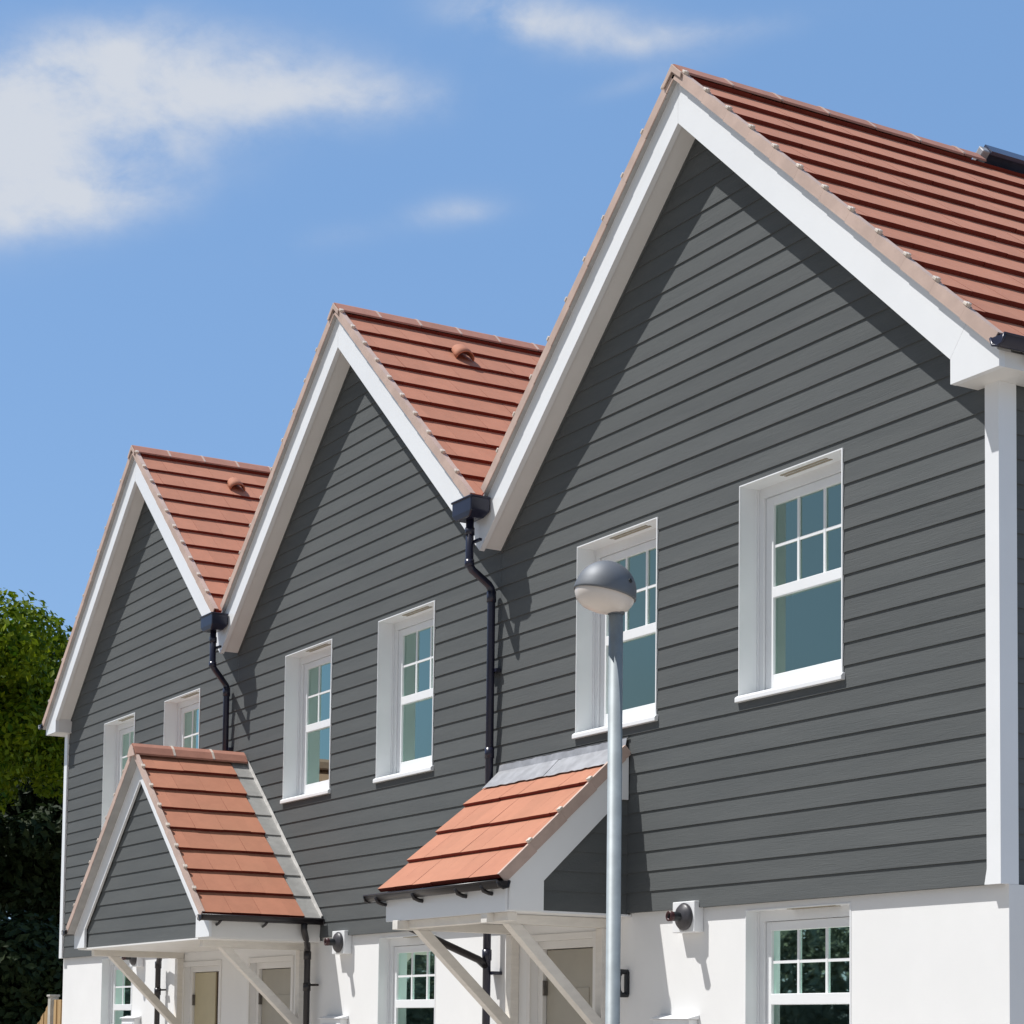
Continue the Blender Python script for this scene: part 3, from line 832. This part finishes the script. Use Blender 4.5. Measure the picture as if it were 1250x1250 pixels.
# ------------------------------------------------------------------ trees
def leaf_cloud(mb, blobs, n, size, seed):
    rnd = random.Random(seed)
    wts = [b[3]**2 for b in blobs]
    for b in rnd.choices(blobs, wts, k=n):
        cx_, cy_, cz_, r = b[:4]
        while True:
            v = Vector((rnd.uniform(-1, 1), rnd.uniform(-1, 1), rnd.uniform(-1, 1)))
            if .05 < v.length < 1: break
        d = v.normalized(); rr = r*(.55+.45*rnd.random()**.6)*rnd.choice((1, 1, 1, 1.15))
        c0 = Vector((cx_, cy_, cz_))+Vector((d.x*rr, d.y*rr, d.z*rr*.85))
        nrm = (d+Vector((rnd.uniform(-1, 1), rnd.uniform(-1, 1), rnd.uniform(-.4, 1.2)))*.9).normalized()
        u = nrm.orthogonal().normalized(); w = nrm.cross(u)
        a = rnd.uniform(0, 2*pi); u, w = u*cos(a)+w*sin(a), w*cos(a)-u*sin(a)
        s_ = size*rnd.uniform(.55, 1.3)
        mb.tint = min(1, max(0, rnd.gauss(.45, .28)))
        mb.face(c0-u*s_, c0-w*s_*.55+nrm*s_*.12, c0+u*s_, c0+w*s_*.55+nrm*s_*.12)

def blob_crown(center, R, Hh, n, seed, rmin, rmax):
    rnd = random.Random(seed); out = []
    for k in range(n):
        while True:
            v = Vector((rnd.uniform(-1, 1), rnd.uniform(-1, 1), rnd.uniform(-1, 1)))
            if v.length < 1: break
        v *= (.35+.65*rnd.random())
        out.append((center[0]+v.x*R, center[1]+v.y*R, center[2]+v.z*Hh, rnd.uniform(rmin, rmax)))
    return out

def tree(name, base, height, R, label, nleaf, size, mat, seed, nblob=46, crown_low=.30, group=None):
    x, y, z = base; rnd = random.Random(seed)
    t = empty(name, base, label, 'tree', group)
    tk = MB(); top = z+height*.62
    path = [(x+rnd.uniform(-.12, .12)*k, y+rnd.uniform(-.12, .12)*k, z-.1+(top-z)*k/6) for k in range(7)]
    tk.tube(path, height*.026, 12, True, r1=height*.008)
    cz = z+height*(1+crown_low)/2; hh = height*(1-crown_low)/2
    for k in range(9):
        b0 = Vector(path[4+k % 3]); a = rnd.uniform(0, 2*pi); l = R*rnd.uniform(.25, .5)
        e1 = b0+Vector((cos(a)*l*.5, sin(a)*l*.5, l*.35)); e2 = b0+Vector((cos(a)*l, sin(a)*l, l*.9))
        tk.tube([b0, e1, e2], height*.010, 8, True, r1=height*.003)
    tk.build('trunk', 'bark', t)
    lv = MB(); bl = blob_crown((x, y, cz), R*.80, hh*.86, nblob, seed+1, R*.09, R*.25)
    leaf_cloud(lv, bl, nleaf, size, seed+2)
    lv.build('crown', mat, t)
    return t
tree('broadleaf_tree', (-45.5, 3.3, 0), 11.75, 5.0, 'leafy green broadleaf tree, lit yellow green, rising beside the left house', 95000, .095, 'leaf', 17, nblob=95, crown_low=.54)
tree('broadleaf_tree', (-53.5, 8.0, 0), 12.4, 5.2, 'darker broadleaf tree standing behind the sunlit tree at far left', 40000, .16, 'leaf_dark', 23, nblob=50, crown_low=.1)
def hedge(name, x0, x1, y0, y1, h, n, size, mat, seed, label, cat='hedge', kind=None):
    rnd = random.Random(seed); mb = MB(); bl = []
    L = hypot(x1-x0, y1-y0); k = int(L/1.1)
    for i in range(k+1):
        f = i/max(1, k)
        for q in range(max(1, int(h/1.3))):
            bl.append((x0+(x1-x0)*f+rnd.uniform(-.5, .5), y0+(y1-y0)*f+rnd.uniform(-.6, .6), .6+q*1.25+rnd.uniform(-.3, .3), rnd.uniform(.8, 1.25)))
    leaf_cloud(mb, bl, n, size, seed)
    # a dense woody core so that no light passes through
    o = mb.build(name, mat)
    return tag(o, label, cat, kind=kind)
hedge('undergrowth', -41.5, -44, -2.5, 9.5, 4.6, 75000, .12, 'leaf_dark', 5, 'dark shrubs in shade behind the timber fence', 'shrubs', 'stuff')
# trees and hedge across the street: what the ground-floor panes mirror
hedge('far_hedge', -125, -10, -27, -27, 6.4, 120000, .17, 'leaf_hedge', 9, 'tall dark hedge across the street, opposite the houses', 'hedge', 'stuff')

# ------------------------------------------------------------------ ground
def sheet(name, x0, x1, y0, y1, z, mat, label=None):
    b = MB(); b.face((x0, y0, z), (x1, y0, z), (x1, y1, z), (x0, y1, z)); o = b.build(name, mat); o['kind'] = 'structure'; return o
sheet('ground', -600, 600, -600, 600, 0, 'soil')
sheet('pavement', -60, 30, -6.5, 3.0, .10, 'paving')
sheet('road', -200, 120, -14, -6.65, .03, 'asphalt')
k = MB(); k.box(-60, 30, -6.65, -6.5, .0, .125); ko = k.build('kerb', 'kerb'); ko['kind'] = 'structure'

# ------------------------------------------------------------------ sky, sun
SUN = Vector((-.160, -.220, .476)).normalized()
el = math.asin(SUN.z); az = math.atan2(SUN.x, SUN.y)
w = bpy.data.worlds.new('World'); SC.world = w; w.use_nodes = True
nt = w.node_tree; bg = nt.nodes['Background']
sky = N(nt, 'ShaderNodeTexSky', sky_type='NISHITA'); sky.sun_disc = False
sky.sun_elevation = el; sky.sun_rotation = az
sky.air_density = 1.0; sky.dust_density = .3; sky.ozone_density = 1.6; sky.altitude = 50
tc = N(nt, 'ShaderNodeTexCoord')
D = tc.outputs['Generated']
def vdot(vec):
    n = N(nt, 'ShaderNodeVectorMath', operation='DOT_PRODUCT'); nt.links.new(D, n.inputs[0]); n.inputs[1].default_value = vec
    return n.outputs['Value']
def blob(direc, sx, sy, rot, amp):
    d = Vector(direc).normalized(); r = Vector((0, 0, 1)).cross(d).normalized()*-1; u = r.cross(d)*1
    if u.z < 0: u = -u
    a = r*cos(rot)+u*sin(rot); b = u*cos(rot)-r*sin(rot)
    p = math_n(nt, 'DIVIDE', vdot(a), sx); q = math_n(nt, 'DIVIDE', vdot(b), sy)
    rr = math_n(nt, 'ADD', math_n(nt, 'MULTIPLY', p, p), math_n(nt, 'MULTIPLY', q, q))
    ex = math_n(nt, 'POWER', 2.718, math_n(nt, 'MULTIPLY', rr, -1.))
    fr = math_n(nt, 'GREATER_THAN', vdot(d), 0)
    return math_n(nt, 'MULTIPLY', math_n(nt, 'MULTIPLY', ex, amp), fr)
blobs = [((-0.8629, 0.2869, 0.4160), 0.07, 0.026, 0.1, 0.95), ((-0.8293, 0.3561, 0.4306), 0.055, 0.02, 0, 0.62), ((-0.8087, 0.4061, 0.4256), 0.036, 0.011, 0.05, 0.5), ((-0.8846, 0.2760, 0.3759), 0.055, 0.016, 0.16, 0.8), ((-0.8522, 0.2864, 0.4379), 0.035, 0.013, 0.25, 0.45), ((-0.8985, 0.1976, 0.3919), 0.075, 0.04, 0.1, 1), ((-0.7577, 0.4685, 0.4543), 0.05, 0.013, -0.08, 0.58), ((-0.7274, 0.5190, 0.4489), 0.05, 0.007, 0.1, 0.42), ((-0.8109, 0.4444, 0.3808), 0.024, 0.008, 0.1, 0.42), ((-0.8427, 0.3924, 0.3685), 0.045, 0.007, 0.22, 0.26), ((-0.7489, 0.5028, 0.4318), 0.035, 0.005, 0.25, 0.2), ((-0.7692, 0.4453, 0.4583), 0.03, 0.01, -0.2, 0.4)]
acc = None
for b in blobs:
    v = blob(*b); acc = v if acc is None else math_n(nt, 'ADD', acc, v)
def wnoise(scale, detail, rough, dist=0., off=0.):
    mp = N(nt, 'ShaderNodeMapping'); mp.inputs['Scale'].default_value = (1, 1, 1.6); mp.inputs['Location'].default_value = (off, off*.7, 0)
    nt.links.new(D, mp.inputs[0])
    n = N(nt, 'ShaderNodeTexNoise'); n.inputs['Scale'].default_value = scale; n.inputs['Detail'].default_value = detail; n.inputs['Roughness'].default_value = rough
    n.inputs['Distortion'].default_value = dist; nt.links.new(mp.outputs[0], n.inputs['Vector']); return n.outputs[0]
n1 = wnoise(10, 7, .55, .3); n2 = wnoise(3.2, 3, .5, 0, 4.); n3 = wnoise(24, 6, .6, .2, 9.)
k = math_n(nt, 'ADD', math_n(nt, 'MULTIPLY', math_n(nt, 'SUBTRACT', n1, .5), 3.6), math_n(nt, 'MULTIPLY', math_n(nt, 'SUBTRACT', n3, .5), 2.4))
den = math_n(nt, 'MULTIPLY', acc, math_n(nt, 'ADD', k, 1.0))
den = math_n(nt, 'MULTIPLY', ramp(nt, den, -.05, 1.5), .80, True)
hs = N(nt, 'ShaderNodeHueSaturation'); hs.inputs['Saturation'].default_value = 1.0; hs.inputs['Value'].default_value = 1.0
nt.links.new(sky.outputs[0], hs.inputs['Color'])
CLOUD = (5.85, 5.95, 6.1)
blue = mix_rgb(nt, .62, hs.outputs[0], (1.68, 3.32, 6.25))
fill_veil = math_n(nt, 'MULTIPLY', ramp(nt, vdot((.32, -.947, .0)), -.12, .35), math_n(nt, 'ADD', .55, math_n(nt, 'MULTIPLY', ramp(nt, n2, .35, .65), .35)))  # unseen grey cloud behind the camera, added to neutralise the blue ambient light
blue = mix_rgb(nt, fill_veil, blue, (2.25, 2.4, 2.5))
colr = mix_rgb(nt, den, blue, CLOUD)
nt.links.new(colr, bg.inputs[0]); bg.inputs[1].default_value = .106

sl = bpy.data.lights.new('sun', 'SUN'); sl.energy = 4.5; sl.angle = radians(.53); sl.color = (1, .975, .94)
so = bpy.data.objects.new('sun', sl); COL.objects.link(so); so.location = SUN*60
so.rotation_euler = SUN.to_track_quat('Z', 'Y').to_euler()

# ------------------------------------------------------------------ camera (solved from the photograph)
cam = bpy.data.cameras.new('camera'); co = bpy.data.objects.new('camera', cam); COL.objects.link(co)
f, th, pi_, ro, Dc, cx, cy = 2492.002, 0.51029, 0.07011, 0.01355, 8.5508, 570.599, 1085.69
fw = Vector((-cos(th)*cos(pi_), sin(th)*cos(pi_), sin(pi_))); rt = Vector((sin(th), cos(th), 0)); up = rt.cross(fw)
r2 = rt*cos(ro)+up*sin(ro); u2 = -rt*sin(ro)+up*cos(ro)
mat = Matrix.Identity(4)
for k in range(3): mat[k][0], mat[k][1], mat[k][2] = r2[k], u2[k], -fw[k]
mat.translation = (0, -Dc, 1.55)
co.matrix_world = mat
cam.sensor_width = 36; cam.lens = f/1250*36; cam.shift_x = (625-cx)/1250; cam.shift_y = (cy-625)/1250
cam.clip_start = .1; cam.clip_end = 3000
SC.camera = co

SC.view_settings.view_transform = 'Standard'; SC.view_settings.look = 'None'; SC.view_settings.gamma = 1
SC.view_settings.exposure = .26
SC.cycles.max_bounces = 8; SC.cycles.transparent_max_bounces = 12
for o in SC.objects:
    if '_w' in o: del o['_w']
